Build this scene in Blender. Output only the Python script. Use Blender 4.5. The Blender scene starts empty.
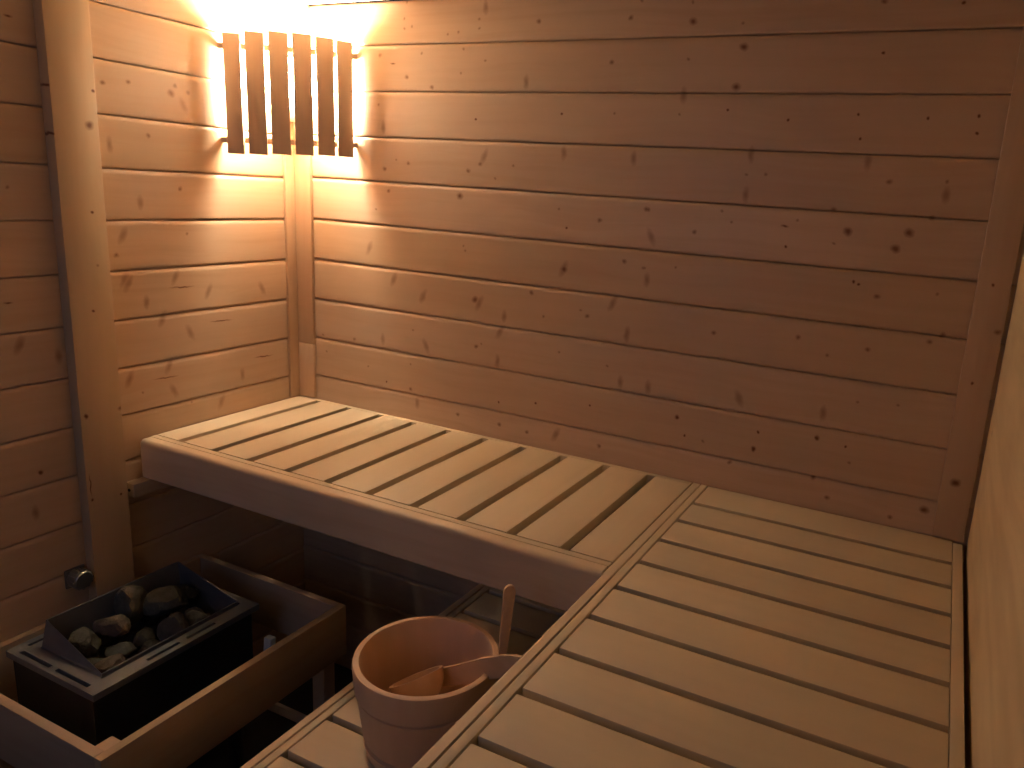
import bpy, bmesh, math, random
from mathutils import Vector, Matrix, noise
random.seed(7)
C = bpy.context.scene.collection
H = 0.85            # height of the upper bench top above the floor; z below is measured from that top
PITCH = 0.11        # cladding board cover width
KB= [[0.376,1.046,0.0036,0.0034,0.5,0],[0.37,1.01,0.0036,0.0034,0.5,0],[0.392,0.991,0.0036,0.0034,0.5,0],[0.37,0.987,0.0036,0.0034,0.5,0],[0.585,1.001,0.0036,0.0034,0.5,0],[0.586,0.981,0.0036,0.0034,0.5,0],[0.602,1.026,0.0072,0.016,0.42,0],[0.743,0.991,0.006,0.0052,0.6,0],[0.497,0.97,0.0036,0.0034,0.5,0],[0.528,0.974,0.0036,0.0034,0.5,0],[0.965,0.991,0.006,0.0052,0.6,0],[0.987,1.023,0.0036,0.0034,0.5,0],[0.295,0.927,0.006,0.0052,0.6,0],[0.422,0.93,0.0036,0.0034,0.5,0],[0.543,0.937,0.0036,0.0034,0.5,0],[0.335,0.907,0.008,0.0024,0.8,0],[0.378,0.875,0.006,0.0052,0.6,0],[0.454,0.851,0.006,0.0052,0.6,0],[0.538,0.884,0.0036,0.0034,0.5,0],[0.604,0.91,0.0036,0.0034,0.5,0],[0.927,0.904,0.006,0.0052,0.6,0],[0.717,0.863,0.0072,0.016,0.42,0],[0.29,0.81,0.0036,0.0034,0.5,0],[0.305,0.755,0.0072,0.016,0.42,0],[0.583,0.779,0.0032,0.0034,1,0],[0.812,0.796,0.0032,0.0034,1,0],[0.942,0.799,0.0036,0.0034,0.5,0],[0.385,0.671,0.006,0.0052,0.6,0],[0.31,0.654,0.006,0.0052,0.6,0],[0.348,0.678,0.0036,0.0034,0.5,0],[0.566,0.661,0.006,0.0052,0.6,0],[0.61,0.695,0.008,0.02,0.42,-0.45],[0.6,0.677,0.006,0.0052,0.6,0],[0.692,0.677,0.0036,0.0034,0.5,0],[0.823,0.711,0.0072,0.016,0.42,0],[0.995,0.705,0.0072,0.016,0.42,0],[0.643,0.646,0.0036,0.0034,0.5,0],[0.323,0.599,0.006,0.0052,0.6,0],[0.282,0.551,0.0036,0.0034,0.5,0],[0.543,0.599,0.009,0.008,0.75,0],[0.84,0.545,0.0032,0.0034,1,0],[0.924,0.567,0.006,0.0052,0.6,0],[0.818,0.586,0.0036,0.0034,0.5,0],[1.034,0.599,0.006,0.0052,0.6,0],[0.259,0.448,0.008,0.02,0.42,-0.45],[0.557,0.48,0.0036,0.0034,0.5,0],[0.563,0.468,0.0036,0.0034,0.5,0],[0.839,0.45,0.008,0.02,0.42,-0.45],[0.991,0.481,0.006,0.0052,0.6,0],[1.036,0.471,0.0036,0.0034,0.5,0],[0.341,0.374,0.008,0.02,0.42,-0.45],[0.436,0.339,0.008,0.02,0.42,-0.45],[0.596,0.349,0.009,0.008,0.75,0],[0.609,0.342,0.008,0.02,0.42,-0.45],[0.683,0.318,0.0072,0.016,0.42,0],[0.756,0.385,0.006,0.0052,0.6,0],[0.792,0.331,0.0036,0.0034,0.5,0],[0.89,0.358,0.0036,0.0034,0.5,0],[0.908,0.347,0.006,0.0052,0.6,0],[0.84,0.449,0.009,0.008,0.75,0],[0.97,0.384,0.008,0.02,0.42,-0.45],[1.011,0.32,0.0072,0.016,0.42,0],[0.205,0.195,0.006,0.0052,0.6,0],[0.305,0.208,0.0072,0.016,0.42,0],[0.092,0.191,0.0036,0.0034,0.5,0],[0.405,0.247,0.0036,0.0034,0.5,0],[0.448,0.209,0.008,0.02,0.4,0.45],[0.603,0.231,0.006,0.0052,0.6,0],[0.618,0.24,0.0036,0.0034,0.5,0],[0.668,0.202,0.0072,0.016,0.42,0],[0.673,0.279,0.008,0.02,0.42,-0.45],[0.839,0.25,0.0036,0.0034,0.5,0],[1.003,0.202,0.0072,0.016,0.42,0],[0.967,0.236,0.0036,0.0034,0.5,0],[0.104,0.145,0.0036,0.0034,0.5,0],[0.254,0.125,0.0036,0.0034,0.5,0],[0.398,0.152,0.0036,0.0034,0.5,0],[0.317,0.091,0.0032,0.0034,1,0],[0.675,0.097,0.0032,0.0034,1,0],[0.783,0.112,0.0032,0.0034,1,0],[0.929,0.134,0.0032,0.0034,1,0],[0.399,0.085,0.006,0.0052,0.6,0],[0.422,0.05,0.0072,0.016,0.42,0],[0.553,0.042,0.006,0.0052,0.6,0],[0.68,0.039,0.006,0.0052,0.6,0],[0.761,0.035,0.006,0.0052,0.6,0],[0.843,0.044,0.008,0.02,0.42,-0.45],[0.96,0.038,0.006,0.0052,0.6,0],[1.103,0.979,0.009,0.008,0.75,0],[1.214,0.928,0.009,0.008,0.75,0],[1.479,0.912,0.0032,0.0034,1,0],[1.207,0.853,0.009,0.008,0.75,0],[1.1,0.907,0.0036,0.0034,0.5,0],[1.207,0.973,0.0036,0.0034,0.5,0],[1.097,0.836,0.0072,0.016,0.42,0],[1.195,0.809,0.0032,0.0034,1,0],[1.092,0.799,0.0036,0.0034,0.5,0],[1.319,0.791,0.0032,0.0034,1,0],[1.45,0.804,0.0032,0.0034,1,0],[1.459,0.759,0.0032,0.0034,1,0],[1.573,0.798,0.0032,0.0034,1,0],[1.657,0.803,0.0032,0.0034,1,0],[1.658,0.774,0.0032,0.0034,1,0],[1.252,0.722,0.0072,0.016,0.42,0],[1.25,0.642,0.0072,0.016,0.42,0],[1.247,0.684,0.0036,0.0034,0.5,0],[1.286,0.685,0.0036,0.0034,0.5,0],[1.479,0.717,0.0072,0.016,0.42,0],[1.522,0.682,0.006,0.0052,0.6,0],[1.622,0.688,0.0036,0.0034,0.5,0],[1.624,0.664,0.0072,0.016,0.42,0],[1.427,0.624,0.006,0.0052,0.6,0],[1.607,0.621,0.006,0.0052,0.6,0],[1.038,0.599,0.006,0.0052,0.6,0],[1.05,0.541,0.008,0.02,0.4,0.45],[1.148,0.56,0.006,0.0052,0.6,0],[1.225,0.586,0.0036,0.0034,0.5,0],[1.203,0.607,0.0036,0.0034,0.5,0],[1.344,0.544,0.0032,0.0034,1,0],[1.337,0.586,0.008,0.0024,0.8,0],[1.36,0.598,0.0036,0.0034,0.5,0],[1.46,0.584,0.009,0.008,0.75,0],[1.437,0.559,0.0036,0.0034,0.5,0],[1.572,0.59,0.009,0.008,0.75,0],[1.551,0.559,0.009,0.008,0.75,0],[1.601,0.994,0.0032,0.0034,1,0],[1.468,1.003,0.006,0.0052,0.6,0],[1.099,1.016,0.0036,0.0034,0.5,0],[1.04,0.472,0.0036,0.0034,0.5,0],[1.113,0.48,0.0036,0.0034,0.5,0],[1.048,0.446,0.0072,0.016,0.42,0],[1.484,0.488,0.0032,0.0034,1,0],[1.495,0.484,0.0032,0.0034,1,0],[1.531,0.463,0.006,0.0052,0.6,0],[1.638,0.48,0.0036,0.0034,0.5,0],[1.659,0.404,0.006,0.0052,0.6,0],[1.638,0.388,0.006,0.0052,0.6,0],[1.529,0.357,0.006,0.0052,0.6,0],[1.391,0.363,0.006,0.0052,0.6,0],[1.212,0.349,0.006,0.0052,0.6,0],[1.01,0.315,0.0072,0.016,0.42,0],[1.453,0.335,0.0036,0.0034,0.5,0],[1.147,0.145,0.005,0.006,1,0],[1.169,0.105,0.0032,0.0034,1,0],[1.332,0.146,0.0032,0.0034,1,0],[1.327,0.106,0.005,0.006,1,0],[1.456,0.157,0.005,0.006,1,0],[1.514,0.149,0.0032,0.0034,1,0],[1.526,0.117,0.0036,0.0034,0.5,0],[1.213,0.1,0.0036,0.0034,0.5,0],[1.072,0.202,0.0072,0.016,0.42,0],[1.283,0.213,0.008,0.02,0.4,0.45],[1.461,0.212,0.0072,0.016,0.42,0],[1.524,0.247,0.0036,0.0034,0.5,0],[1.601,0.254,0.0036,0.0034,0.5,0],[1.278,0.064,0.006,0.0052,0.6,0],[1.459,0.069,0.006,0.0052,0.6,0],[1.493,0.032,0.006,0.0052,0.6,0],[1.62,0.02,0.006,0.0052,0.6,0],[1.68,0.05,0.009,0.008,0.75,0]]
KT= [[1.728,0.508,0.0032,0.0034,1,0],[1.749,0.424,0.006,0.0052,0.6,0],[1.723,0.321,0.0032,0.0034,1,0],[1.726,0.122,0.009,0.008,0.75,0]]
KP= [[-0.647,0.766,0.0032,0.0034,1,0],[-0.561,0.765,0.0032,0.0034,1,0],[-0.573,0.697,0.009,0.008,0.75,0],[-0.646,0.675,0.0032,0.0034,1,0],[-0.658,0.672,0.0032,0.0034,1,0],[-0.583,0.524,0.0032,0.0034,1,0],[-0.581,0.414,0.0036,0.0034,0.5,0],[-0.598,0.318,0.0032,0.0034,1,0],[-0.633,0.092,0.005,0.006,1,0],[-0.557,0.094,0.006,0.0052,0.6,0],[-0.637,-0.065,0.0015,0.025,0.9,0],[-0.636,-0.099,0.0032,0.0034,1,0],[-0.571,-0.107,0.0032,0.0034,1,0]]
KL= [[-0.519,0.788,0.006,0.0052,0.6,0],[-0.463,0.797,0.006,0.0052,0.6,0],[-0.361,0.787,0.009,0.008,0.75,0],[-0.35,0.805,0.006,0.0052,0.6,0],[-0.318,0.795,0.006,0.0052,0.6,0],[-0.332,0.765,0.008,0.02,0.4,0.45],[-0.425,0.69,0.006,0.0052,0.6,0],[-0.515,0.664,0.0072,0.016,0.42,0],[-0.353,0.577,0.006,0.0052,0.6,0],[-0.454,0.543,0.0072,0.016,0.42,0],[-0.501,0.471,0.008,0.02,0.42,-0.45],[-0.519,0.429,0.006,0.0052,0.6,0],[-0.343,0.472,0.0036,0.0034,0.5,0],[-0.504,0.376,0.008,0.02,0.42,-0.45],[-0.379,0.372,0.008,0.02,0.42,-0.45],[-0.722,0.569,0.0036,0.0034,0.5,0],[-0.69,0.881,0.008,0.0024,0.8,0],[-0.419,0.275,0.008,0.02,0.42,-0.45],[-0.348,0.234,0.008,0.02,0.4,0.45],[-0.41,0.161,0.008,0.02,0.42,-0.45],[-0.51,0.146,0.008,0.02,0.42,-0.45],[-0.42,0.133,0.03,0.0021,0.85,-0.04],[-0.128,0.136,0.03,0.0021,0.85,-0.04],[-0.258,0.251,0.03,0.0021,0.85,-0.04],[-0.291,0.329,0.008,0.02,0.42,-0.45],[-0.125,0.323,0.008,0.02,0.4,0.45],[-0.456,0.318,0.0072,0.016,0.42,0],[-0.2,0.099,0.0072,0.016,0.42,0],[-0.401,0.096,0.008,0.02,0.4,0.45],[-0.496,0.366,0.008,0.02,0.42,-0.45],[-0.363,0.346,0.03,0.0021,0.85,-0.04],[-0.718,-0.016,0.005,0.006,1,0],[-0.744,0.346,0.008,0.0024,0.8,0],[-0.732,0.26,0.008,0.02,0.42,-0.45],[-0.66,0.225,0.0072,0.016,0.42,0],[-0.736,-0.1,0.0072,0.016,0.42,0],[-0.269,0.038,0.008,0.02,0.42,-0.45],[-0.48,0.109,0.0036,0.0034,0.5,0],[-0.354,0.057,0.0036,0.0034,0.5,0]]


# ---------------------------------------------------------------- materials
def nd(nt, t, **kw):
    n = nt.nodes.new(t)
    for k, v in kw.items():
        setattr(n, k, v)
    return n

def math_(nt, op, a, b=None, c=None, clamp=False):
    n = nd(nt, 'ShaderNodeMath', operation=op, use_clamp=clamp)
    for i, v in enumerate((a, b, c)):
        if v is None: continue
        if isinstance(v, (int, float)): n.inputs[i].default_value = v
        else: nt.links.new(v, n.inputs[i])
    return n.outputs[0]

def mixc(nt, f, a, b, mode='MIX'):
    n = nd(nt, 'ShaderNodeMix', data_type='RGBA', blend_type=mode)
    for s, v in ((n.inputs[0], f), (n.inputs[6], a), (n.inputs[7], b)):
        if isinstance(v, (int, float)): s.default_value = v
        elif isinstance(v, tuple): s.default_value = (*v, 1)
        else: nt.links.new(v, s)
    return n.outputs[2]

def wood(name, base, grain, axis='x', rough=0.5, contrast=0.35, knots=(), kaxis='x', seed=0.0, spots=0.0,
         blotch=0.25, spec=0.35, fine=60, knotcol=(0.16, 0.055, 0.02)):
    m = bpy.data.materials.new(name); m.use_nodes = True
    nt = m.node_tree; nt.nodes.clear(); L = nt.links
    out = nd(nt, 'ShaderNodeOutputMaterial'); bs = nd(nt, 'ShaderNodeBsdfPrincipled'); L.new(bs.outputs[0], out.inputs[0])
    tc = nd(nt, 'ShaderNodeTexCoord'); oi = nd(nt, 'ShaderNodeObjectInfo')
    off = nd(nt, 'ShaderNodeCombineXYZ')
    r = math_(nt, 'MULTIPLY', oi.outputs['Random'], 37.0)
    for i in range(3): L.new(math_(nt, 'ADD', r, seed * (i + 1)), off.inputs[i])
    add = nd(nt, 'ShaderNodeVectorMath', operation='ADD'); L.new(tc.outputs['Object'], add.inputs[0]); L.new(off.outputs[0], add.inputs[1])
    # gentle waviness of the grain
    wv = nd(nt, 'ShaderNodeTexNoise'); wv.inputs['Scale'].default_value = 3.0; wv.inputs['Detail'].default_value = 1
    L.new(add.outputs[0], wv.inputs['Vector'])
    wsub = nd(nt, 'ShaderNodeVectorMath', operation='SCALE'); L.new(wv.outputs['Color'], wsub.inputs[0]); wsub.inputs['Scale'].default_value = 0.05
    ad2 = nd(nt, 'ShaderNodeVectorMath', operation='ADD'); L.new(add.outputs[0], ad2.inputs[0]); L.new(wsub.outputs[0], ad2.inputs[1])
    mp = nd(nt, 'ShaderNodeMapping'); sc = [fine, fine, fine]; sc['xyz'.index(axis)] = 1.6
    mp.inputs['Scale'].default_value = sc; L.new(ad2.outputs[0], mp.inputs[0])
    n1 = nd(nt, 'ShaderNodeTexNoise'); n1.inputs['Scale'].default_value = 1; n1.inputs['Detail'].default_value = 3; L.new(mp.outputs[0], n1.inputs['Vector'])
    n2 = nd(nt, 'ShaderNodeTexNoise'); n2.inputs['Scale'].default_value = 9; n2.inputs['Detail'].default_value = 2
    mp2 = nd(nt, 'ShaderNodeMapping'); s2 = [1.6, 1.6, 1.6]; s2['xyz'.index(axis)] = 0.6; mp2.inputs['Scale'].default_value = s2
    L.new(add.outputs[0], mp2.inputs[0]); L.new(mp2.outputs[0], n2.inputs['Vector'])
    g = math_(nt, 'MULTIPLY', math_(nt, 'SUBTRACT', n1.outputs[0], 0.42, clamp=True), 3.2 * contrast, clamp=True)
    b = math_(nt, 'MULTIPLY', math_(nt, 'SUBTRACT', n2.outputs[0], 0.40, clamp=True), 3.0 * blotch, clamp=True)
    col = mixc(nt, g, base, grain)
    col = mixc(nt, b, col, grain)
    # every piece of timber a touch different
    hv = nd(nt, 'ShaderNodeHueSaturation'); L.new(col, hv.inputs['Color'])
    L.new(math_(nt, 'MULTIPLY_ADD', oi.outputs['Random'], 0.10, 0.95), hv.inputs['Value'])
    col = hv.outputs[0]
    if spots > 0:
        mp3 = nd(nt, 'ShaderNodeMapping'); s3 = [11, 11, 11]; s3['xyz'.index(axis)] = 6; mp3.inputs['Scale'].default_value = s3
        L.new(add.outputs[0], mp3.inputs[0])
        vo = nd(nt, 'ShaderNodeTexVoronoi'); vo.inputs['Scale'].default_value = 1; L.new(mp3.outputs[0], vo.inputs['Vector'])
        near = math_(nt, 'SUBTRACT', 1.0, math_(nt, 'MULTIPLY', vo.outputs['Distance'], 9.0), clamp=True)
        sp = nd(nt, 'ShaderNodeSeparateColor'); L.new(vo.outputs['Color'], sp.inputs[0])
        on = math_(nt, 'LESS_THAN', sp.outputs[0], spots)
        col = mixc(nt, math_(nt, 'MULTIPLY', near, on), col, knotcol)
    if knots:
        sx = nd(nt, 'ShaderNodeSeparateXYZ'); L.new(tc.outputs['Object'], sx.inputs[0])
        cb = nd(nt, 'ShaderNodeCombineXYZ'); L.new(sx.outputs['XYZ'.index(kaxis.upper())], cb.inputs[0]); L.new(sx.outputs[2], cb.inputs[1])
        # wobble so that knots are not perfect ellipses
        wn = nd(nt, 'ShaderNodeTexNoise'); wn.inputs['Scale'].default_value = 60; wn.inputs['Detail'].default_value = 1; L.new(tc.outputs['Object'], wn.inputs['Vector'])
        ws = nd(nt, 'ShaderNodeVectorMath', operation='SCALE'); ws.inputs['Scale'].default_value = 0.007; L.new(wn.outputs['Color'], ws.inputs[0])
        wa = nd(nt, 'ShaderNodeVectorMath', operation='ADD'); L.new(cb.outputs[0], wa.inputs[0]); L.new(ws.outputs[0], wa.inputs[1])
        acc = None
        for (u, z, ru, rz, s, tilt) in knots:
            q = nd(nt, 'ShaderNodeMapping', vector_type='TEXTURE')
            q.inputs['Location'].default_value = (u + 0.0035, z + H + 0.0035, 0.0035)
            q.inputs['Rotation'].default_value = (0, 0, tilt)
            q.inputs['Scale'].default_value = (ru, rz, 1)
            L.new(wa.outputs[0], q.inputs[0])
            ln = nd(nt, 'ShaderNodeVectorMath', operation='LENGTH'); L.new(q.outputs[0], ln.inputs[0])
            f = math_(nt, 'MULTIPLY', math_(nt, 'SUBTRACT', 1.25, ln.outputs['Value'], clamp=True), 1.25 * s, clamp=True)
            acc = f if acc is None else math_(nt, 'MAXIMUM', acc, f)
        col = mixc(nt, acc, col, knotcol)
    L.new(col, bs.inputs['Base Color'])
    bs.inputs['Roughness'].default_value = rough
    bs.inputs['Specular IOR Level'].default_value = spec
    bp = nd(nt, 'ShaderNodeBump'); bp.inputs['Strength'].default_value = 0.12; bp.inputs['Distance'].default_value = 0.002
    L.new(n1.outputs[0], bp.inputs['Height']); L.new(bp.outputs[0], bs.inputs['Normal'])
    return m

def plain(name, col, rough=0.5, metal=0.0, spec=0.5, nscale=40, var=0.15, emit=None):
    m = bpy.data.materials.new(name); m.use_nodes = True
    nt = m.node_tree; bs = nt.nodes['Principled BSDF']
    tc = nd(nt, 'ShaderNodeTexCoord'); n = nd(nt, 'ShaderNodeTexNoise'); n.inputs['Scale'].default_value = nscale; n.inputs['Detail'].default_value = 4
    nt.links.new(tc.outputs['Object'], n.inputs['Vector'])
    c = mixc(nt, math_(nt, 'MULTIPLY', n.outputs[0], 1.0), tuple(x * (1 - var) for x in col), tuple(min(1, x * (1 + var)) for x in col))
    nt.links.new(c, bs.inputs['Base Color'])
    bs.inputs['Roughness'].default_value = rough; bs.inputs['Metallic'].default_value = metal
    bs.inputs['Specular IOR Level'].default_value = spec
    if emit:
        bs.inputs['Emission Color'].default_value = (*emit[0], 1); bs.inputs['Emission Strength'].default_value = emit[1]
    return m

# ---------------------------------------------------------------- mesh helpers
class MB:
    """collects shapes (bench-relative z) into one mesh"""
    def __init__(s): s.v = []; s.f = []; s.m = []
    def add(s, vs, fs, mi=0):
        o = len(s.v); s.v += [tuple(p) for p in vs]
        for f in fs: s.f.append([i + o for i in f]); s.m.append(mi)
    def build(s, name, mats, parent=None, smooth=False, bevel=0.0, seg=2, angle=40):
        loc = Vector(parent['__w']) if parent is not None else Vector((0, 0, 0))
        me = bpy.data.meshes.new(name)
        me.from_pydata([(p[0] - loc.x, p[1] - loc.y, p[2] + H - loc.z) for p in s.v], [], s.f)
        mats = mats if isinstance(mats, (list, tuple)) else [mats]
        for m in mats: me.materials.append(m)
        for p, i in zip(me.polygons, s.m): p.material_index = i
        bm = bmesh.new(); bm.from_mesh(me)
        bmesh.ops.recalc_face_normals(bm, faces=bm.faces)
        if bevel:
            ed = [e for e in bm.edges if len(e.link_faces) == 2 and e.calc_face_angle(0) > math.radians(35)]
            bmesh.ops.bevel(bm, geom=ed, offset=bevel, segments=seg, affect='EDGES', profile=0.6, clamp_overlap=True)
            smooth = True
        bm.to_mesh(me); bm.free()
        if smooth:
            me.shade_smooth(); me.set_sharp_from_angle(angle=math.radians(angle))
        ob = bpy.data.objects.new(name, me); C.objects.link(ob)
        if parent is not None: ob.parent = parent; ob['__w'] = tuple(loc)
        return ob

def box(mb, x0, x1, y0, y1, z0, z1, mi=0):
    v = [(x, y, z) for z in (z0, z1) for y in (y0, y1) for x in (x0, x1)]
    mb.add(v, [(0, 2, 3, 1), (4, 5, 7, 6), (0, 1, 5, 4), (2, 6, 7, 3), (0, 4, 6, 2), (1, 3, 7, 5)], mi)
    return mb

def obox(mb, c, ax, ay, az, sx, sy, sz):
    """box of half sizes sx, sy, sz around c along the three axes"""
    c = Vector(c); ax, ay, az = Vector(ax).normalized(), Vector(ay).normalized(), Vector(az).normalized()
    v = [c + ax * (i * sx) + ay * (j * sy) + az * (k * sz) for k in (-1, 1) for j in (-1, 1) for i in (-1, 1)]
    mb.add(v, [(0, 2, 3, 1), (4, 5, 7, 6), (0, 1, 5, 4), (2, 6, 7, 3), (0, 4, 6, 2), (1, 3, 7, 5)])
    return mb

def prism(mb, prof, axis, a, b, mi=0):
    """prof: closed list of 2D points (the two other axes in xyz order), extruded along axis from a to b"""
    n = len(prof)
    def P(t, p):
        q = list(p); q.insert('xyz'.index(axis), t); return q
    v = [P(a, p) for p in prof] + [P(b, p) for p in prof]
    f = [tuple(range(n)), tuple(range(2 * n - 1, n - 1, -1))] + [(i, (i + 1) % n, n + (i + 1) % n, n + i) for i in range(n)]
    mb.add(v, f, mi)
    return mb

def lathe(mb, prof, c, axis=(0, 0, 1), seg=64, closed=True, start=0, ang=2 * math.pi):
    az = Vector(axis).normalized(); ax = az.orthogonal().normalized(); ay = az.cross(ax); c = Vector(c)
    n = len(prof); v = []
    for i in range(seg):
        t = start + ang * i / seg
        for (r, h) in prof: v.append(c + ax * (r * math.cos(t)) + ay * (r * math.sin(t)) + az * h)
    f = []
    for i in range(seg):
        j = (i + 1) % seg
        for k in range(n if closed else n - 1):
            l = (k + 1) % n
            f.append((i * n + k, j * n + k, j * n + l, i * n + l))
    mb.add(v, f); return mb

def sweep(mb, pts, width_dir, w, t):
    """flat bar along pts; w list of half widths along width_dir, t half thickness"""
    pts = [Vector(p) for p in pts]; n = len(pts); wd0 = Vector(width_dir).normalized(); v = []
    for i, p in enumerate(pts):
        d = (pts[min(i + 1, n - 1)] - pts[max(i - 1, 0)]).normalized()
        wd = (wd0 - d * wd0.dot(d)).normalized(); nn = d.cross(wd)
        W = w[i] if isinstance(w, (list, tuple)) else w
        T = t[i] if isinstance(t, (list, tuple)) else t
        v += [p + wd * W + nn * T, p - wd * W + nn * T, p - wd * W - nn * T, p + wd * W - nn * T]
    f = [(0, 1, 2, 3), (4 * n - 1, 4 * n - 2, 4 * n - 3, 4 * n - 4)]
    for i in range(n - 1):
        for k in range(4):
            f.append((4 * i + k, 4 * i + 4 + k, 4 * i + 4 + (k + 1) % 4, 4 * i + (k + 1) % 4))
    mb.add(v, f); return mb

def thing(name, label, cat, loc, group=None):
    o = bpy.data.objects.new(name, None); C.objects.link(o)
    o.location = (loc[0], loc[1], loc[2] + H); o['__w'] = (loc[0], loc[1], loc[2] + H)
    o.empty_display_size = 0.05
    o['label'] = label; o['category'] = cat
    if group: o['group'] = group
    return o

def tag(o, label, cat, group=None):
    o['label'] = label; o['category'] = cat
    if group: o['group'] = group
    return o

def struct(o, label=None):
    o['kind'] = 'structure'
    if label: o['label'] = label; o['category'] = 'wall' if 'wall' in o.name else 'trim'
    return o

# ---------------------------------------------------------------- palette
SPR, SPRG = (0.60, 0.415, 0.278), (0.47, 0.285, 0.165)      # spruce cladding
ASP, ASPG = (0.67, 0.535, 0.37), (0.60, 0.46, 0.295)      # aspen bench timber
W_slat_y = wood('bench_wood_y', ASP, ASPG, 'y', 0.55, 0.22, blotch=0.14, spec=0.25)
W_slat_x = wood('bench_wood_x', ASP, ASPG, 'x', 0.55, 0.22, blotch=0.14, spec=0.25)
W_fascia_x = wood('fascia_wood_x', (0.70, 0.53, 0.36), (0.55, 0.38, 0.23), 'x', 0.5, 0.7, blotch=0.4, spec=0.3, fine=32)
W_fascia_y = wood('fascia_wood_y', (0.70, 0.53, 0.36), (0.58, 0.41, 0.25), 'y', 0.5, 0.3, blotch=0.2, spec=0.3, fine=35)
W_trim = wood('trim_wood', SPR, SPRG, 'z', 0.5, 0.25, blotch=0.2, spots=0.03)
W_trim_r = wood('trim_wood_knotty', SPR, SPRG, 'z', 0.5, 0.25, blotch=0.2, knots=KT)
W_post = wood('post_wood', (0.58, 0.40, 0.24), (0.50, 0.32, 0.18), 'z', 0.45, 0.25, blotch=0.15, knots=KP, kaxis='y')
W_right = wood('panel_wood', (0.66, 0.50, 0.30), (0.47, 0.31, 0.16), 'y', 0.5, 0.5, blotch=0.45, spots=0.10, fine=28)
W_ceil = wood('ceiling_wood', (0.74, 0.57, 0.40), (0.62, 0.44, 0.28), 'x', 0.5, 0.3, blotch=0.2, spots=0.05)
W_shade = wood('shade_wood', (0.66, 0.46, 0.31), (0.56, 0.36, 0.22), 'z', 0.6, 0.3, blotch=0.2, spots=0.04)
W_rail = wood('guard_wood', (0.50, 0.35, 0.22), (0.40, 0.25, 0.14), 'y', 0.55, 0.35, blotch=0.2, spots=0.06)
W_rail_x = wood('guard_wood_x', (0.50, 0.36, 0.25), (0.40, 0.26, 0.16), 'x', 0.55, 0.35, blotch=0.2, spots=0.06)
W_bucket = wood('bucket_wood', (0.68, 0.43, 0.27), (0.58, 0.33, 0.18), 'z', 0.5, 0.3, blotch=0.2, fine=45)
W_ladle = wood('ladle_wood', (0.68, 0.43, 0.25), (0.55, 0.32, 0.16), 'x', 0.5, 0.3, blotch=0.2)
M_floor = plain('floor_stone', (0.035, 0.033, 0.032), 0.7, nscale=12)
M_steel = plain('brushed_steel', (0.19, 0.195, 0.22), 0.40, 0.5)
M_dark = plain('dark_steel', (0.035, 0.035, 0.04), 0.5, 0.6)
M_front = plain('dark_front_panel', (0.05, 0.04, 0.035), 0.4)  # unseen front wall, coloured dark to cut bounce light into the lower room
M_black = plain('black_cavity', (0.02, 0.02, 0.02), 0.8)
M_knobm = plain('sensor_metal', (0.22, 0.22, 0.20), 0.3, 0.6)
M_screw = plain('screw_metal', (0.25, 0.22, 0.18), 0.4, 0.9)
M_bulb = plain('bulb_glass', (1, 0.9, 0.75), 0.3, emit=((1.0, 0.89, 0.67), 480.0))
M_porc = plain('porcelain', (0.8, 0.78, 0.72), 0.25)
def stone_mat(name, col):
    m = plain(name, col, 0.85, 0, 0.3, nscale=55, var=0.55)
    nt = m.node_tree; bs = nt.nodes['Principled BSDF']
    tc = nd(nt, 'ShaderNodeTexCoord'); n = nd(nt, 'ShaderNodeTexNoise'); n.inputs['Scale'].default_value = 130; n.inputs['Detail'].default_value = 6
    nt.links.new(tc.outputs['Object'], n.inputs['Vector'])
    b = nd(nt, 'ShaderNodeBump'); b.inputs['Distance'].default_value = 0.004; b.inputs['Strength'].default_value = 0.7
    nt.links.new(n.outputs[0], b.inputs['Height']); nt.links.new(b.outputs[0], bs.inputs['Normal'])
    return m
M_stone = stone_mat('stone_grey', (0.085, 0.083, 0.07)); M_stone2 = stone_mat('stone_brown', (0.085, 0.065, 0.052)); M_stone3 = stone_mat('stone_dark', (0.05, 0.050, 0.046))

# ---------------------------------------------------------------- the room
XR, YF, ZC, ZF = 1.766, -1.95, 1.052, -H     # right wall, front wall, ceiling, floor
T = 0.045

def board_profile(zb, zt):
    """(depth out of the wall face, z) of one softline board; depth 0 is the face, negative is into the wall"""
    pts = [(-0.007, zb + 0.0003)]
    for k in range(4):
        a = math.radians(90 * k / 3)
        pts.append((-0.0028 * (1 - math.sin(a)), zb + 0.0006 + 0.0050 * (1 - math.cos(a))))
    pts.append((0.0, zb + 0.0080)); pts.append((0.0, zt - 0.0150))
    for k in range(0, 7):
        a = math.radians(90 * k / 6)
        pts.append((-0.0058 * (1 - math.cos(a)), zt - 0.0130 + 0.0123 * math.sin(a)))
    pts.append((-0.008, zt - 0.0003))
    return pts

def clad_wall(name, zoff, axis, a, b, face, sign, mats, ztop, label):
    """boards along axis from a to b; face = wall plane, sign = direction of the room"""
    mb = MB(); k = -2
    while True:
        zt = zoff - k * PITCH; zb = zt - PITCH; k += 1
        if zb > ztop: continue
        if zt < ZF: break
        zt2, zb2 = min(zt, ztop), max(zb, ZF)
        pr = board_profile(zb2, zt2) + [(-T, zt2 - 0.0004), (-T, zb2 + 0.0006)]
        prof = [(face + sign * d, z) for d, z in pr]
        mi = max(0, min(len(mats) - 1, k - 1))
        # prof order for prism is the two other axes in xyz order
        prism(mb, prof, axis, a, b, mi)
    bk = face - sign * (T + 0.012)
    lo, hi = min(bk, bk + sign * 0.015), max(bk, bk + sign * 0.015)
    if axis == 'x': box(mb, a, b, lo, hi, ZF, ztop)
    else: box(mb, lo, hi, a, b, ZF, ztop)
    return mb.build(name, mats, None, smooth=True, angle=50)

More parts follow.
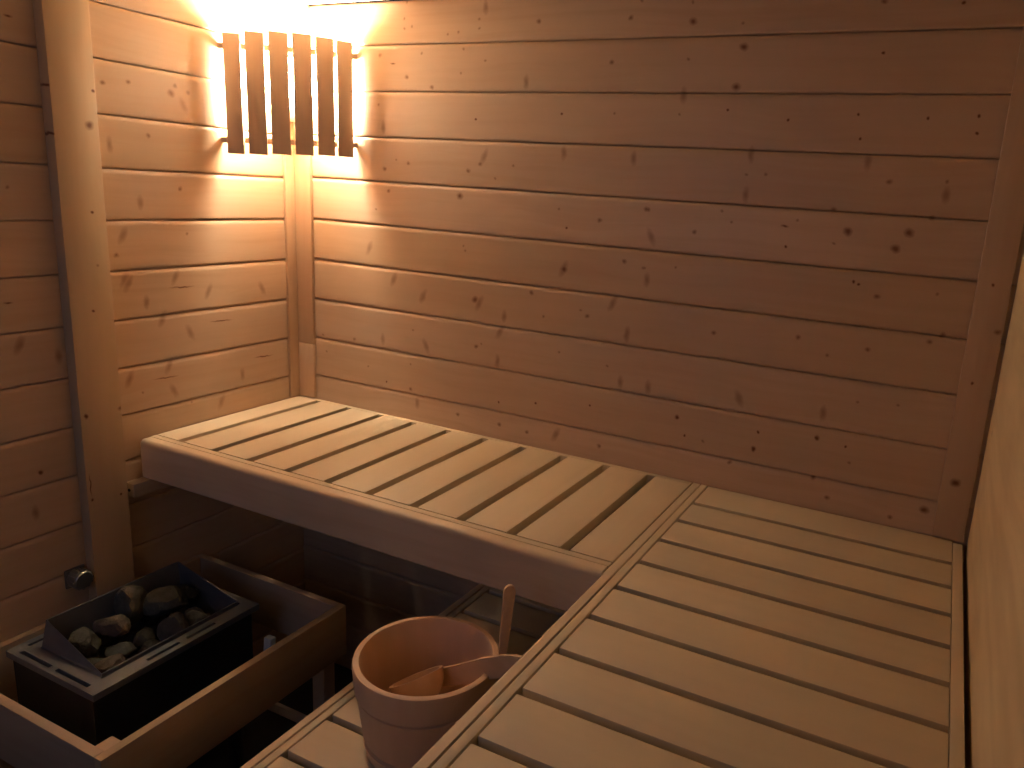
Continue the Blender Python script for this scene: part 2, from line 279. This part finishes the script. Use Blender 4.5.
def boards_mats(nm, zoff, knots, kaxis, n, axis, seed):
    ms = []
    rr = random.Random(seed)
    for k in range(n):
        zt = zoff - k * PITCH
        ks = [q for q in knots if zt - PITCH - 0.012 <= q[1] < zt + 0.012]
        j = 1 + rr.uniform(-0.06, 0.05); t = rr.uniform(-0.02, 0.02)
        ms.append(wood('%s_board_%d' % (nm, k), tuple(c * j for c in (SPR[0], SPR[1] + t * 0.4, SPR[2] + t)), SPRG, axis, 0.42, rr.uniform(0.2, 0.42),
                       knots=ks, kaxis=kaxis, seed=seed + k * 3.7, spots=0.0 if ks else 0.05, blotch=rr.uniform(0.12, 0.28), spec=0.4))
    return ms

ZB, ZL = 9.649 * PITCH, 9.5895 * PITCH
mB = boards_mats('back', ZB, KB, 'x', 12, 'x', 11)
mL = boards_mats('left', ZL, KL, 'y', 16, 'y', 23)
struct(clad_wall('wall_back', ZB, 'x', -T, XR + T, 0.0, -1, mB, ZC, ''))
struct(clad_wall('wall_left', ZL, 'y', YF, 0.0, 0.0, 1, mL, ZC, ''))
# right wall: one broad smooth board after another, laid nearly flush
mb = MB(); z = ZC
for hgt in (0.42, 0.50, 0.36, 0.36, 0.30):
    zb = max(z - hgt, ZF)
    prism(mb, [(XR, zb), (XR, z), (XR + T, z), (XR + T, zb)], 'y', YF, 0.0)
    z = zb
    if z <= ZF: break
struct(mb.build('wall_right', W_right))
# front wall behind the camera, with a made-up window opening for the daylight
DX0, DX1, DZ0, DZ = 0.30, 0.95, 0.05, 0.90
mb = MB(); box(mb, -T, DX0, YF - T, YF, ZF, ZC); box(mb, DX1, XR + T, YF - T, YF, ZF, ZC); box(mb, DX0, DX1, YF - T, YF, DZ, ZC); box(mb, DX0, DX1, YF - T, YF, ZF, DZ0)
struct(mb.build('wall_front', M_front))
mb = MB()
for (a, b, c, d) in ((DX0 - 0.05, DX0 + 0.012, DZ0 - 0.05, DZ + 0.05), (DX1 - 0.012, DX1 + 0.05, DZ0 - 0.05, DZ + 0.05), (DX0 + 0.0125, DX1 - 0.0125, DZ - 0.012, DZ + 0.05), (DX0 + 0.0125, DX1 - 0.0125, DZ0 - 0.05, DZ0 + 0.012)):
    box(mb, a, b, YF - T - 0.01, YF + 0.012, c, d)
struct(mb.build('trim_1', W_trim, bevel=0.002))
mb = MB(); n = 18
for i in range(n):
    y1 = -i * PITCH; y0 = max(y1 - PITCH, YF)
    if y1 <= YF: break
    prism(mb, [(y0 + .0005, ZC + .006), (y0 + .004, ZC), (y1 - .004, ZC), (y1 - .0005, ZC + .006), (y1 - .0005, ZC + .03), (y0 + .0005, ZC + .03)], 'x', -T, XR + T)
struct(mb.build('ceiling', W_ceil))
mb = MB(); box(mb, -T, XR + T, YF - T, T, ZF - 0.05, ZF); struct(mb.build('floor', M_floor))

# corner battens and the post on the left wall
mb = MB(); box(mb, 0.0, 0.009, -0.042, -0.010, 0.003, ZC); struct(mb.build('trim_2', W_trim, bevel=0.0015))
mb = MB(); box(mb, 0.0, 0.064, -0.010, 0.0, 0.160, ZC); struct(mb.build('trim_3', W_trim, bevel=0.0015))
mb = MB(); box(mb, 0.0, 0.064, -0.010, 0.0, 0.003, 0.1592); struct(mb.build('trim_4', W_trim, bevel=0.0015))
mb = MB(); box(mb, 1.701, 1.7575, -0.011, 0.0, 0.003, ZC); struct(mb.build('trim_5', W_trim_r, bevel=0.002))
mb = MB(); box(mb, 0.0, 0.030, -0.645, -0.554, ZF, ZC); struct(mb.build('trim_6', W_post, bevel=0.003))

# ---------------------------------------------------------------- benches
def fascia_profile(o, i, zt, zb, r=0.013):
    """rounded front board: o = outer coordinate, i = inner coordinate"""
    s = 1 if i > o else -1
    p = [(i, zt - 0.001), (i, zb)]
    p += [(o + s * 0.004, zb), (o, zb + 0.004)]
    for k in range(7):
        a = math.radians(90 * k / 6)
        p.append((o + s * r * (1 - math.cos(a)), zt - 0.001 - r + r * math.sin(a)))
    return p

# long bench along the back wall
b1 = thing('sauna_bench', 'slatted pale bench along the back wall, under the corner lamp, with a deep front board', 'bench', (0.6, -0.25, -0.09))
gaps = [0.086 + 0.1131 * k for k in range(10)]
edges = [0.004] + [g for q in gaps for g in (q - 0.0100, q + 0.0100)] + [1.1985]
for k in range(11):
    mb = MB(); box(mb, edges[2 * k], edges[2 * k + 1], -0.4555, -0.0155, -0.023, 0.0)
    mb.build('slat', W_slat_y, b1, bevel=0.002)
mb = MB(); box(mb, 0.004, 1.1985, -0.0150, -0.001, -0.055, -0.0003); mb.build('back_rail', W_slat_x, b1, bevel=0.0015)
mb = MB(); box(mb, 0.004, 1.1985, -0.4735, -0.4585, -0.055, 0.0); mb.build('front_rail', W_slat_x, b1, bevel=0.0015)
mb = MB(); prism(mb, fascia_profile(-0.503, -0.4765, 0.0015, -0.094, 0.011), 'x', 0.010, 1.1975); mb.build('front_board', W_fascia_x, b1, smooth=True)
for x in (0.10, 0.62, 1.14):
    mb = MB(); box(mb, x - 0.02, x + 0.02, -0.452, -0.0165, -0.058, -0.0235); mb.build('crossbar', W_slat_y, b1, bevel=0.002)
# wide bench along the right wall
b2 = thing('sauna_bench', 'wide slatted pale bench on the right, running toward the viewer from the back wall', 'bench', (1.48, -0.9, -0.09))
y = -0.0035; k = 0
YE = -1.86
while y > YE + 0.05:
    yn = -0.1105 - 0.1038 * k
    mb = MB(); box(mb, 1.2370, 1.7395, max(yn, YE), y, -0.023, 0.0)
    mb.build('slat', W_slat_x, b2, bevel=0.0022)
    y = yn - 0.0135; k += 1
mb = MB(); box(mb, 1.2200, 1.2342, YE, -0.001, -0.055, -0.0003); mb.build('left_rail', W_slat_y, b2, bevel=0.0015)
mb = MB(); box(mb, 1.7403, 1.7575, YE, -0.0125, -0.055, -0.0003); mb.build('right_rail', W_slat_y, b2, bevel=0.0015)
mb = MB(); prism(mb, fascia_profile(1.2000, 1.2174, 0.0015, -0.094, 0.006), 'y', YE, -0.505); mb.build('front_board', W_fascia_y, b2, smooth=True)
mb = MB(); box(mb, 1.2012, 1.2174, -0.5045, -0.001, -0.055, -0.0003); mb.build('joint_strip', W_slat_y, b2, bevel=0.0012)
for yy in (-0.12, -0.75, -1.4, -1.8):
    mb = MB(); box(mb, 1.237, 1.7395, yy - 0.02, yy + 0.02, -0.058, -0.0235); mb.build('crossbar', W_slat_x, b2, bevel=0.002)
# low step bench the bucket stands on
ZS = -0.32
b3 = thing('step_bench', 'low slatted step bench below the right bench, carrying the wooden bucket', 'bench', (1.0, -0.9, ZS - 0.09))
y = -0.004; k = 0
g0 = -0.690 + 0.1045 * 6
while y > YE + 0.05:
    yn = g0 - 0.1045 * k
    if y - yn > 0.02:
        mb = MB(); box(mb, 0.7700, 1.2500, max(yn, YE), y, ZS - 0.023, ZS); mb.build('slat', W_slat_x, b3, bevel=0.0022)
    y = yn - 0.0145; k += 1
mb = MB(); box(mb, 0.7525, 0.7675, YE, -0.001, ZS - 0.055, ZS - 0.0003); mb.build('left_rail', W_slat_y, b3, bevel=0.0015)
mb = MB(); box(mb, 1.2508, 1.268, YE, -0.001, ZS - 0.055, ZS - 0.0003); mb.build('right_rail', W_slat_y, b3, bevel=0.0015)
mb = MB(); prism(mb, fascia_profile(0.7320, 0.7500, ZS + 0.0015, ZS - 0.094, 0.006), 'y', YE, -0.001); mb.build('front_board', W_fascia_y, b3, smooth=True)
for yy in (-0.12, -0.75, -1.4, -1.8):
    mb = MB(); box(mb, 0.770, 1.250, yy - 0.02, yy + 0.02, ZS - 0.058, ZS - 0.0235); mb.build('crossbar', W_slat_x, b3, bevel=0.002)
for yy in (-0.05, -0.95, -1.80):
    for x in (0.79, 1.23):
        mb = MB(); box(mb, x - 0.02, x + 0.02, yy - 0.02, yy + 0.02, ZF, ZS - 0.0585); mb.build('leg', W_trim, b3, bevel=0.002)
for yy in (-0.55, -1.20, -1.83):
    mb = MB(); box(mb, 1.30, 1.345, yy - 0.022, yy + 0.022, ZF, -0.0585)
    mb.build('leg', W_trim, b2, bevel=0.002)
# wall batten that carries the end of the back bench
bt = thing('support_batten', 'short pale batten on the left wall under the end of the back bench', 'batten', (0.016, -0.28, -0.135))
mb = MB(); box(mb, 0.0, 0.030, -0.540, -0.012, -0.128, -0.0955); mb.build('batten', W_rail, bt, bevel=0.002)
mb = MB(); lathe(mb, [(0.0, 0.0), (0.0035, 0.0), (0.0035, 0.002), (0.0, 0.002)], (0.014, -0.542, -0.112), (0, 1, 0), 12, True); mb.build('screw', M_black, bt)

# ---------------------------------------------------------------- corner lamp
lp = thing('corner_lamp', 'glowing corner lamp behind a curved shade of upright brown wooden slats', 'lamp', (0.0, 0.0, 0.66))
cs = [(.031, -.217, .943, .666, .040), (.075, -.189, .950, .668, .043), (.1175, -.156, .955, .6715, .044), (.155, -.118, .957, .674, .043), (.185, -.074, .956, .677, .042), (.208, -.031, .955, .677, .040)]
tn = [(1, .52), (.92, .72), (.80, .82), (.74, .86), (.62, .92), (.45, 1)]
for (x, y, zt, zb, w), (tx, ty) in zip(cs, tn):
    t = Vector((tx, ty, 0)).normalized(); nn = Vector((t.y, -t.x, 0))
    mb = MB(); up = Vector((0.006 * t.x, 0.006 * t.y, -1))
    obox(mb, (x, y, (zt + zb) / 2), t, nn, up, w / 2, 0.0035, (zt - zb) / 2)
    mb.build('shade_slat', W_shade, lp, bevel=0.001)
for zz in ((0.913, 0.924), (0.697, 0.709)):
    P = [(0.001, -0.233)]
    for (x, y, _, _, _), (tx, ty) in zip(cs, tn):
        t = Vector((tx, ty, 0)).normalized(); P.append((x - t.y * 0.0085, y + t.x * 0.0085))
    P.append((0.221, -0.001)); n = len(P)
    mb = MB(); sweep(mb, [(x, y, zz[0] + (zz[1] - zz[0]) * i / (n - 1)) for i, (x, y) in enumerate(P)], (0, 0, 1), 0.0065, 0.0042)
    mb.build('shade_bar', W_shade, lp)
mb = MB(); obox(mb, (0.036, -0.036, 0.815), (1, 1, 0), (1, -1, 0), (0, 0, 1), 0.036, 0.016, 0.055); mb.build('lamp_base', M_porc, lp, bevel=0.006)
mb = MB(); pr = [(0.052 * math.cos(math.radians(-90 + 180 * k / 16)), 0.066 * math.sin(math.radians(-90 + 180 * k / 16))) for k in range(17)]
pr[0] = (0.0, -0.066); pr[-1] = (0.0, 0.066)
lathe(mb, pr, (0.084, -0.084, 0.843), (0, 0, 1), 40, False); mb.build('glass_globe', M_bulb, lp, smooth=True)

mb = MB(); lathe(mb, [(0.0, -0.026), (0.020, -0.026), (0.036, -0.014), (0.044, 0.002), (0.041, 0.002), (0.030, -0.010), (0.0, -0.013)], (0.084, -0.084, 0.785), (0, 0, 1), 40); mb.build('added_light_block', M_porc, lp, smooth=True)  # dish added under the globe to block its steep downward light

# ---------------------------------------------------------------- heater guard
GZ = -0.355
gd = thing('heater_guard', 'low open wooden guard rail frame standing around the stone heater', 'guard rail', (0.25, -0.64, ZF))
R = 0.018; X1, Y0, Y1 = 0.492, -0.937, -0.352; GB = GZ - 0.128
mb = MB(); box(mb, 0.001, X1 - R - 0.0006, Y0, Y0 + R, GB, GZ); mb.build('front_rail', W_rail_x, gd, bevel=0.0015)
mb = MB(); box(mb, X1 - R, X1, Y0, Y1, GB, GZ); mb.build('side_rail', W_rail, gd, bevel=0.0015)
mb = MB(); box(mb, 0.001, X1 - R - 0.0006, Y1 - R, Y1, GB, GZ); mb.build('back_rail', W_rail_x, gd, bevel=0.0015)
mb = MB(); box(mb, 0.001, 0.001 + R, Y0 + R + 0.0006, Y1 - R - 0.0006, GB, GZ); mb.build('wall_rail', W_rail, gd, bevel=0.0015)
for (x, y) in ((X1 - R - 0.0195, Y0 + R + 0.0195), (X1 - R - 0.0195, Y1 - R - 0.0195), (0.040, Y0 + R + 0.0195), (0.040, Y1 - R - 0.0195)):
    mb = MB(); box(mb, x - 0.0185, x + 0.0185, y - 0.0185, y + 0.0185, ZF, GZ - (0.010 if y < -0.5 and x > 0.2 else 0.07)); mb.build('leg', W_trim, gd, bevel=0.004)
mb = MB(); box(mb, 0.060, X1 - R - 0.04, Y1 - 0.040, Y1 - 0.028, -0.700, -0.676); mb.build('crossbar', W_rail_x, gd, bevel=0.002)
mb = MB(); obox(mb, (0.462, -0.552, GZ - 0.010), (1, 0, 0), (0, 1, 0), (0, 0.1, 1), 0.0105, 0.008, 0.024)
mb.build('corner_bracket', plain('bracket_daylight_tint', (0.55, 0.62, 0.68), 0.35, 0.3), gd, bevel=0.004)['label'] = 'pale bracket tinted with blue daylight'  # blue cast of the daylight is put into the bracket colour

# ---------------------------------------------------------------- heater
ht = thing('sauna_heater', 'grey steel stove inside the wooden guard, with a sloping open stone basket', 'stove', (0.19, -0.655, -0.60))
HZ = -0.345
def plate(mb, x0, x1, y0, y1, z0, z1, holes):
    xs = sorted({x0, x1, *[h[0] for h in holes], *[h[1] for h in holes]}); ys = sorted({y0, y1, *[h[2] for h in holes], *[h[3] for h in holes]})
    def solid(i, j):
        if i < 0 or j < 0 or i >= len(xs) - 1 or j >= len(ys) - 1: return False
        cx, cy = (xs[i] + xs[i + 1]) / 2, (ys[j] + ys[j + 1]) / 2
        return not any(h[0] < cx < h[1] and h[2] < cy < h[3] for h in holes)
    for i in range(len(xs) - 1):
        for j in range(len(ys) - 1):
            if not solid(i, j): continue
            a, b, c, d = xs[i], xs[i + 1], ys[j], ys[j + 1]
            mb.add([(a, c, z1), (b, c, z1), (b, d, z1), (a, d, z1)], [(0, 1, 2, 3)])
            mb.add([(a, c, z0), (b, c, z0), (b, d, z0), (a, d, z0)], [(3, 2, 1, 0)])
            for (di, dj, p, q) in ((-1, 0, (a, c), (a, d)), (1, 0, (b, c), (b, d)), (0, -1, (a, c), (b, c)), (0, 1, (a, d), (b, d))):
                if not solid(i + di, j + dj): mb.add([(*p, z0), (*q, z0), (*q, z1), (*p, z1)], [(0, 1, 2, 3)])
holes = [(0.100, 0.298, -0.808, -0.485),
         (0.085, 0.180, -0.8385, -0.830), (0.200, 0.300, -0.8385, -0.830),
         (0.3125, 0.3205, -0.728, -0.655), (0.3125, 0.3205, -0.638, -0.568),
         (0.070, 0.0775, -0.815, -0.770)]
HX0, HX1, HY0, HY1 = 0.055, 0.333, -0.848, -0.463
mb = MB(); plate(mb, HX0, HX1, HY0, HY1, HZ - 0.014, HZ, holes); mb.build('top_plate', M_steel, ht)
mb = MB()
x0, x1, y0, y1, z0, z1 = HX0 + 0.014, HX1 - 0.0105, HY0 + 0.0045, HY1 - 0.014, -0.60, HZ - 0.0145
box(mb, x0, x0 + .004, y0, y1, z0, z1); box(mb, x1 - .004, x1, y0, y1, z0, z1); box(mb, x0 + .004, x1 - .004, y0, y0 + .004, z0, z1); box(mb, x0 + .004, x1 - .004, y1 - .004, y1, z0, z1); box(mb, x0 + .004, x1 - .004, y0 + .004, y1 - .004, z0, z0 + .004)
mb.build('body', M_dark, ht)
# stone basket: four sheets, the wall side higher than the room side
def sheet(mb, quad, t=0.0016):
    q = [Vector(p) for p in quad]; n = (q[1] - q[0]).cross(q[2] - q[0]).normalized() * t
    m = len(q); v = [p + n for p in q] + [p - n for p in q]
    mb.add(v, [tuple(range(m)), tuple(range(2 * m - 1, m - 1, -1))] + [(i, (i + 1) % m, m + (i + 1) % m, m + i) for i in range(m)])
ZI = -0.46
TL, TR, BR_, BL_ = (0.100, -0.790, -0.291), (0.288, -0.802, -0.342), (0.288, -0.484, -0.342), (0.100, -0.492, -0.291)
mb = MB()
sheet(mb, [(0.104, -0.806, HZ), (0.294, -0.806, HZ), TR, TL])
sheet(mb, [(0.104, -0.806, HZ), (0.294, -0.806, HZ), (0.290, -0.800, ZI), (0.104, -0.800, ZI)])
sheet(mb, [TL, BL_, (0.104, -0.488, ZI), (0.104, -0.800, ZI)])
sheet(mb, [TR, BR_, (0.290, -0.488, ZI), (0.290, -0.800, ZI)])
sheet(mb, [BL_, BR_, (0.290, -0.488, ZI), (0.104, -0.488, ZI)])
sheet(mb, [(0.104, -0.800, ZI), (0.290, -0.800, ZI), (0.290, -0.488, ZI), (0.104, -0.488, ZI)])
mb.build('stone_basket', M_steel, ht)
for (x, y) in ((0.10, -0.80), (0.29, -0.80), (0.10, -0.51), (0.29, -0.51)):
    mb = MB(); box(mb, x - .012, x + .012, y - .012, y + .012, ZF, -0.6005); mb.build('leg', M_dark, ht, bevel=0.002)

def stone(name, c, r, mat, label, grp='stones heaped in the stove basket', sq=(1, 1, 1), rot=0.0, seed=0):
    rr = random.Random(seed)
    bm = bmesh.new(); bmesh.ops.create_icosphere(bm, subdivisions=3, radius=1)
    pl = []
    for k in range(9):
        d = Vector((rr.gauss(0, 1), rr.gauss(0, 1), rr.gauss(0, 1))).normalized(); pl.append((d, rr.uniform(0.62, 0.92)))
    M = Matrix.Rotation(rot, 3, 'Z')
    for v in bm.verts:
        d = v.co.normalized(); q = 1.0
        for n, h in pl:
            t = n.dot(d)
            if t > 0.05: q = min(q, h / t)
        q += 0.05 * noise.noise(d * 3 + Vector((seed, 0, 0)))
        v.co = M @ Vector((d.x * q * r * sq[0], d.y * q * r * sq[1], d.z * q * r * sq[2]))
    me = bpy.data.meshes.new(name); bm.to_mesh(me); bm.free(); me.materials.append(mat); me.shade_smooth(); me.set_sharp_from_angle(angle=math.radians(24))
    o = bpy.data.objects.new(name, me); C.objects.link(o); o.location = (c[0], c[1], c[2] + H)
    return tag(o, label, 'stone', grp)
top = [((.140, -.640, -.318), .042, M_stone, 'upright pale grey block-like stone near the high wall side of the stove basket', (0.7, .95, 1.15), .3),
       ((.165, -.700, -.332), .036, M_stone2, 'brownish flat-topped stone directly in front of the upright pale stone', (1.1, .9, .7), .1),
       ((.155, -.752, -.345), .034, M_stone3, 'dark greenish stone nearest the high front corner of the stove basket', (1, .95, .95), .9),
       ((.247, -.755, -.366), .035, M_stone2, 'broad flat reddish stone lying nearest the low front corner of the stove basket', (1.0, .95, .6), .4),
       ((.215, -.715, -.365), .028, M_stone3, 'thin flat dark stone just behind the broad reddish one', (1.1, .9, .5), .8),
       ((.175, -.580, -.332), .044, M_stone, 'long pale grey stone leaning in the middle of the stove basket', (.8, 1.2, .85), -.5),
       ((.240, -.615, -.358), .037, M_stone, 'rough grey stone with a square face beside the low rim of the basket', (.9, .8, 1.1), .2),
       ((.246, -.557, -.368), .031, M_stone3, 'small rounded dark stone at the far end of the low rim', (1.1, .9, .8), 0),
       ((.268, -.688, -.374), .018, M_stone2, 'small pinkish pebble-sized stone against the low rim of the basket', (.8, .9, 1.1), 0),
       ((.155, -.520, -.345), .028, M_stone3, 'dark stone in the far high corner of the stove basket', (1, .9, .8), 1.2),
       ((.225, -.660, -.392), .026, M_stone3, 'dark stone sunk in the gap in the middle of the heap', (1, 1, .8), .5)]
for i, (c, r, m, lb, sq, ro) in enumerate(top): stone('sauna_stone', c, r, m, lb, sq=sq, rot=ro, seed=i + 3)
i = 0
for ix in range(3):
    for iy in range(5):
        z = -0.4265 + (0.010 if ix == 0 else 0)
        stone('sauna_stone', (0.135 + ix * 0.060, -0.765 + iy * 0.0615, z), 0.0285, M_stone3,
              'dark stone in the lower layer of the stove basket, mostly covered by others', sq=(.98, 1, 1.0), rot=ix + iy, seed=40 + i); i += 1
for j, (x, y) in enumerate(((.130, -.595), (.200, -.762), (.132, -.700), (.200, -.530), (.195, -.650))):
    stone('sauna_stone', (x, y, -0.382 + (0.01 if x < .15 else 0)), 0.026, M_stone3, 'dark stone in the lower layer of the stove basket, mostly covered by others', rot=j, seed=70 + j)

# sensor on the wall beside the post
kn = thing('wall_sensor', 'small dark ribbed metal cap on the left wall beside the foot of the post', 'sensor', (0.0, -0.668, -0.27))
mb = MB(); box(mb, 0.0, 0.006, -0.694, -0.650, -0.298, -0.254); mb.build('back_plate', M_knobm, kn, bevel=0.003)
mb = MB(); lathe(mb, [(0.0, 0.0), (0.021, 0.0), (0.021, 0.026), (0.018, 0.030), (0.0, 0.030)], (0.0065, -0.672, -0.276), (1, 0, 0), 28)
for k in range(12):
    a = k * math.pi / 6; obox(mb, (0.021, -0.672 + 0.0205 * math.cos(a), -0.276 + 0.0205 * math.sin(a)), (1, 0, 0), (0, math.cos(a), math.sin(a)), (0, -math.sin(a), math.cos(a)), 0.012, 0.002, 0.0022)
mb.build('ribbed_cap', M_knobm, kn, smooth=True)

# ---------------------------------------------------------------- bucket and ladle
BC = (0.955, -0.660); ZR = -0.150
bk = thing('sauna_bucket', 'round reddish wooden bucket standing on the low step bench', 'bucket', (BC[0], BC[1], ZS))
hh = ZR - ZS
def rad(t): return 0.101 + (0.122 - 0.101) * t
outer = [(rad(0) - 0.003, 0.0), (rad(0), 0.004), (rad(.10) + .001, .10 * hh), (rad(.14) + .001, .14 * hh), (rad(.16) - .004, .155 * hh), (rad(.19) - .004, .19 * hh), (rad(.21), .21 * hh), (rad(.4), .4 * hh),
         (rad(.60), .60 * hh), (rad(.66), .66 * hh), (rad(.68) - .0035, .67 * hh), (rad(.71) - .0035, .70 * hh), (rad(.74) + .0025, .715 * hh), (rad(.97) + .001, .965 * hh), (rad(1) - .001, hh - .0008), (rad(1) - .0035, hh)]
inner = [(rad(1) - .0105, hh), (rad(1) - .0125, hh - .0025), (rad(.1) - .0125, .10 * hh), (0.0, .10 * hh)]
mb = MB(); lathe(mb, outer + inner + [(0.0, 0.0)], (BC[0], BC[1], ZS + 0.0004), (0, 0, 1), 96, True); mb.build('staves', W_bucket, bk, smooth=True, angle=35)
# tall handle stave: grows out of the rim at the right
a = Vector((1.052, -0.596, 0))
d = Vector((a.x - BC[0], a.y - BC[1], 0)).normalized()
tg = Vector((-d.y, d.x, 0))
mb = MB()
pts = []; ws = []; ts = []
for t in [k / 12 for k in range(12)] + [0.945, 0.97, 0.988, 0.997]:
    z = -0.235 + t * 0.213
    o = 0.1275 - 0.0065 * max(0, (0.35 - t) / .35) + 0.013 * max(0, t - .38)
    pts.append((BC[0] + d.x * o, BC[1] + d.y * o, z))
    w = 0.0045 + 0.0065 * t
    if t > 0.93: w *= math.sqrt(max(0.02, 1 - ((t - 0.93) / 0.07) ** 2))
    ws.append(w); ts.append(0.0035)
sweep(mb, pts, (0.75, 0.66, 0), ws, ts); mb.build('handle_stave', W_ladle, bk, bevel=0.0012)

ld = thing('sauna_ladle', 'light wooden ladle lying in the bucket with its flat handle resting over the rim', 'ladle', (0.935, -0.665, -0.2))
A = Vector((0.9145, -0.706, -0.2)); B = Vector((0.957, -0.622, -0.195)); cen = (A + B) / 2
CAM = Vector((1.6506, -1.6017, 0.6287))
cd = (B - A).normalized(); vd = (cen - CAM).normalized(); nn = cd.cross(vd).normalized()
if nn.z < 0: nn = -nn
nn = (nn - vd * 0.10).normalized()
vd2 = nn.cross(cd); rb = (B - A).length / 2
mb = MB(); pr = []
for k in range(11):
    a = math.radians(90 * k / 10); pr.append((rb * math.cos(a), -0.050 * math.sin(a)))
pr[-1] = (0.0, pr[-1][1])
pi_ = [(0.0, -0.046)] + [((rb - 0.005) * math.cos(math.radians(90 * k / 10)), -0.046 * math.sin(math.radians(90 * k / 10))) for k in range(9, -1, -1)]
lathe(mb, pr + pi_, cen, nn, 48, True); mb.build('ladle_bowl', W_ladle, ld, smooth=True, angle=50)
hp = [(0.9596, -0.622, -0.1994), (1.0099, -0.6356, -0.1657), (1.0635, -0.6492, -0.1277), (1.1089, -0.6628, -0.0986), (1.1382, -0.6764, -0.0806), (1.1615, -0.69, -0.0682)]
mb = MB(); sweep(mb, [(x, y, z - w) for (x, y, z), w in zip(hp, (.0155, .017, .0175, .0175, .017, .012))], (0, 0, 1), [.0155, .017, .0175, .0175, .017, .012], 0.004)
mb.build('ladle_handle', W_ladle, ld, bevel=0.0015)

# ---------------------------------------------------------------- light
w = bpy.data.worlds.new('World'); bpy.context.scene.world = w; w.use_nodes = True
bg = w.node_tree.nodes['Background']; bg.inputs[0].default_value = (0.45, 0.6, 1.0, 1); bg.inputs[1].default_value = 0.03
la = bpy.data.lights.new('daylight_added_window', 'AREA'); la.shape = 'RECTANGLE'; la.size = DX1 - DX0 - 0.03; la.size_y = DZ - DZ0 - 0.03
la.energy = 1.0; la.color = (0.36, 0.55, 1.0)  # bluish daylight sent in through the added window opening
lo = bpy.data.objects.new('daylight_added_window', la); C.objects.link(lo)
lo.location = ((DX0 + DX1) / 2, YF - 0.10, H + (DZ + DZ0) / 2); lo.rotation_euler = (math.radians(90), 0, 0)

# ---------------------------------------------------------------- camera
F, YAW, PIT, ROL = 763.725, -0.435486, 0.231645, 0.063355
cy, sy, cp, sp = math.cos(YAW), math.sin(YAW), math.cos(PIT), math.sin(PIT)
fw = Vector((sy * cp, cy * cp, -sp)); rt = Vector((cy, -sy, 0)); up = rt.cross(fw)
c, s = math.cos(ROL), math.sin(ROL)
X = rt * c + up * s; Y = up * c - rt * s
cam = bpy.data.cameras.new('camera'); co = bpy.data.objects.new('camera', cam); C.objects.link(co)
co.matrix_world = Matrix(((X.x, Y.x, -fw.x, CAM.x), (X.y, Y.y, -fw.y, CAM.y), (X.z, Y.z, -fw.z, CAM.z + H), (0, 0, 0, 1)))
cam.sensor_fit = 'HORIZONTAL'; cam.sensor_width = 36; cam.lens = F / 1024 * 36
cam.shift_x = -70.76 / 1024; cam.shift_y = -12.04 / 1024; cam.clip_start = 0.01
sc = bpy.context.scene; sc.camera = co
sc.view_settings.view_transform = 'Standard'; sc.view_settings.look = 'None'; sc.view_settings.gamma = 1; sc.view_settings.use_curve_mapping = False
sc.view_settings.exposure = 0.42
for o in bpy.data.objects:
    if '__w' in o: del o['__w']
